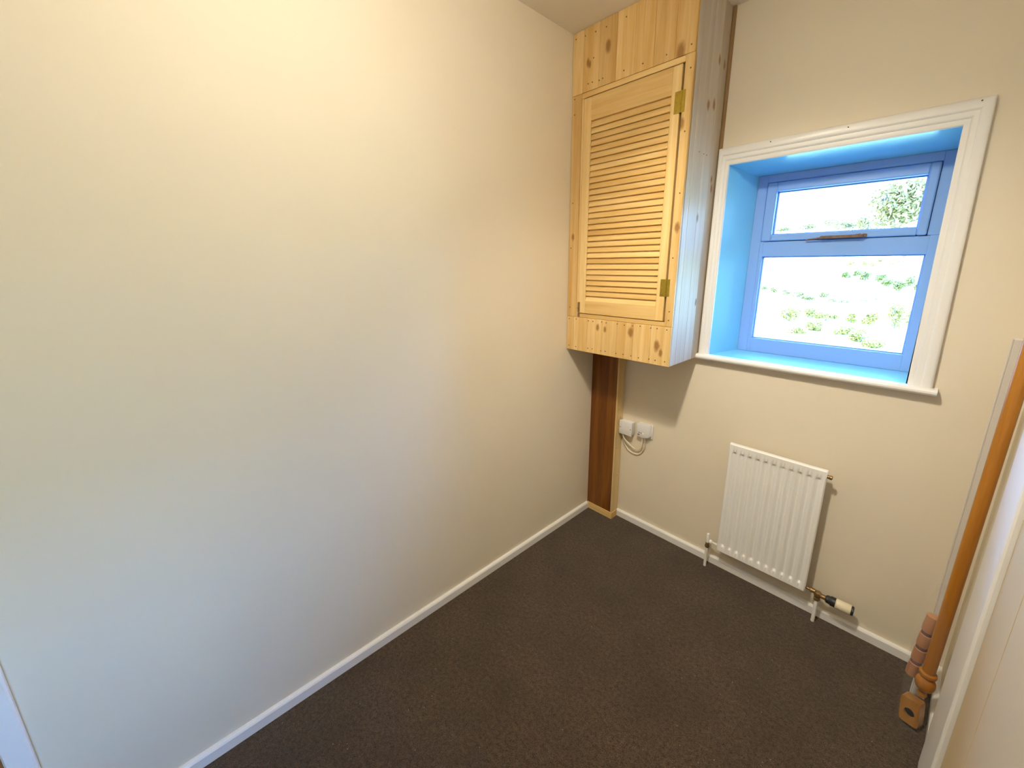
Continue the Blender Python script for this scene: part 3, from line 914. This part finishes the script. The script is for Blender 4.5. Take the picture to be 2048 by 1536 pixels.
def crown(n, c, rad, size, seed):
    rnd = random.Random(seed)
    mb = MB()
    # a few lobes make the outline uneven
    lobes = [(Vector((rnd.uniform(-.55, .55) * rad[0], rnd.uniform(-.55, .55) * rad[1], rnd.uniform(-.45, .5) * rad[2])), rnd.uniform(.4, .62)) for _ in range(9)]
    for _ in range(n):
        lc, lr = rnd.choice(lobes)
        while True:
            v = Vector((rnd.uniform(-1, 1), rnd.uniform(-1, 1), rnd.uniform(-1, 1)))
            if 0.3 < v.length < 1:
                break
        p = Vector(c) + lc + Vector((v.x * rad[0], v.y * rad[1], v.z * rad[2])) * lr
        d1 = Vector((rnd.uniform(-1, 1), rnd.uniform(-1, 1), rnd.uniform(-1, 1))).normalized()
        d2 = d1.orthogonal().normalized()
        s = size * rnd.uniform(0.6, 1.3)
        q = [mb.bm.verts.new(p + d1 * s * a + d2 * s * b_) for a, b_ in ((-1, 0), (0, -0.45), (1, 0), (0, 0.45))]
        mb.bm.faces.new(q)
    return mb

def shrub(name, x, y, rad, n, size, mat, label, cat, group, seed, lift=0.75, trunk=0.05):
    z = hgt(x, y)
    t = thing(name, (x, y, z), label, cat, group)
    c = (x, y, z + rad[2] * lift)
    fo = part('foliage', crown(n, c, rad, size, seed), M[mat], t)
    fo['kind'] = 'stuff'
    mb = MB()
    rnd = random.Random(seed)
    mb.tube([(x, y, z - 0.1), (x + 0.1 * rad[0], y, z + rad[2] * 0.5 * lift), (x, y, z + rad[2] * lift)], trunk, 7)
    for k in range(5):
        a = rnd.uniform(0, 6.28)
        mb.tube([(x, y, z + rad[2] * lift * 0.55), (x + math.cos(a) * rad[0] * .35, y + math.sin(a) * rad[1] * .35, z + rad[2] * lift), (x + math.cos(a) * rad[0] * .7, y + math.sin(a) * rad[1] * .7, z + rad[2] * (lift + 0.3))], trunk * 0.45, 6)
    part('trunk', mb, M['bark'], t)
    return t

ORD = ['first', 'second', 'third', 'fourth', 'fifth', 'sixth', 'seventh', 'eighth', 'ninth', 'tenth', 'eleventh', 'twelfth', 'thirteenth']
ROWS = {
    'hedge_bush': (('leafC', 380, 0.12), 'low grey-green hedge bush, %s from the left in the long middle hedgerow', 'hedge', 'middle hedgerow bushes',
        [(-11.2, 44.2, 0.41, 0.31), (-9.9, 43.0, 0.44, 0.22), (-8.4, 41.5, 0.42, 0.23), (-7.1, 40.2, 0.67, 0.31), (-6.1, 38.4, 0.56, 0.28), (-5.5, 41.2, 0.47, 0.26), (-4.4, 38.0, 0.28, 0.18), (-3.6, 37.8, 0.43, 0.2), (-2.6, 39.2, 0.28, 0.2), (-1.9, 40.2, 0.48, 0.22)]),
    'green_bush': (('leafB', 420, 0.12), 'rounded green bush, %s from the left in the right hand hedge', 'bush', 'right hand hedge bushes',
        [(-5.7, 52.0, 0.37, 0.47), (-4.9, 53.2, 0.42, 0.36), (-3.9, 50.2, 0.55, 0.55), (-2.9, 49.0, 0.67, 0.53), (-1.9, 47.0, 0.54, 0.41), (-1.1, 44.9, 0.57, 0.52), (-0.4, 46.6, 0.47, 0.51), (0.3, 44.6, 0.5, 0.59)]),
    'hill_bush': (('leafA', 200, 0.11), 'tiny scattered bush, %s from the left high on the slope in the lower pane', 'bush', 'scattered bushes on the slope',
        [(-6.6, 61.5, 0.37, 0.24), (-5.4, 61.5, 0.24, 0.24), (-4.5, 59.5, 0.52, 0.35), (-4.3, 63.8, 0.37, 0.3), (-2.9, 60.8, 0.29, 0.26), (-2.3, 62.2, 0.7, 0.35), (-2.1, 66.2, 0.67, 0.37)]),
    'rough_shrub': (('leafA', 900, 0.085), 'loose yellow-green shrub, %s from the left in the rough ground nearest the window', 'shrub', 'near rough shrubs',
        [(-5.1, 28.5, 0.72, 0.56), (-4.3, 30.6, 0.52, 0.42), (-3.7, 23.8, 0.55, 0.33), (-3.7, 19.5, 0.29, 0.1), (-3.4, 29.8, 0.71, 0.29), (-3.2, 25.6, 0.41, 0.36), (-2.0, 28.5, 0.3, 0.39), (-1.7, 24.5, 0.48, 0.29), (-1.1, 28.2, 0.38, 0.49), (-0.8, 22.5, 0.53, 0.41), (-0.2, 21.5, 0.45, 0.27), (0.0, 28.0, 0.61, 1.03), (0.75, 29.6, 0.46, 0.86)]),
}
sd = 1
for name, ((lm, n, size), lab, cat, group, spots) in ROWS.items():
    for i, (x, y, rx, rz) in enumerate(spots):
        sd += 1
        shrub(name, x, y, (rx, rx * 0.8, rz), n, size, lm, lab % ORD[i], cat, group, sd, 0.8, 0.03)
shrub('hill_tree', -4.4, 75, (3.9, 3.2, 4.2), 3600, 0.36, 'leafC', 'large pale leafy tree filling the right of the top pane', 'tree', None, 90, 1.35, 0.22)
for i, (x, y, rx, rz) in enumerate([(-37.1, 148, 3.2, 0.7), (-29.3, 145, 3.0, 1.0), (-21.3, 130, 2.6, 1.2), (-14.5, 110, 3.0, 1.3), (-10.2, 100, 1.9, 1.6)]):
    sd += 1
    shrub('skyline_tree', x, y, (rx, rx * 0.8, rz), 500, 0.32, 'leafC', 'far bluish tree, %s from the left along the skyline of the top pane' % ORD[i], 'tree', 'skyline trees', sd, 1.2, 0.1)
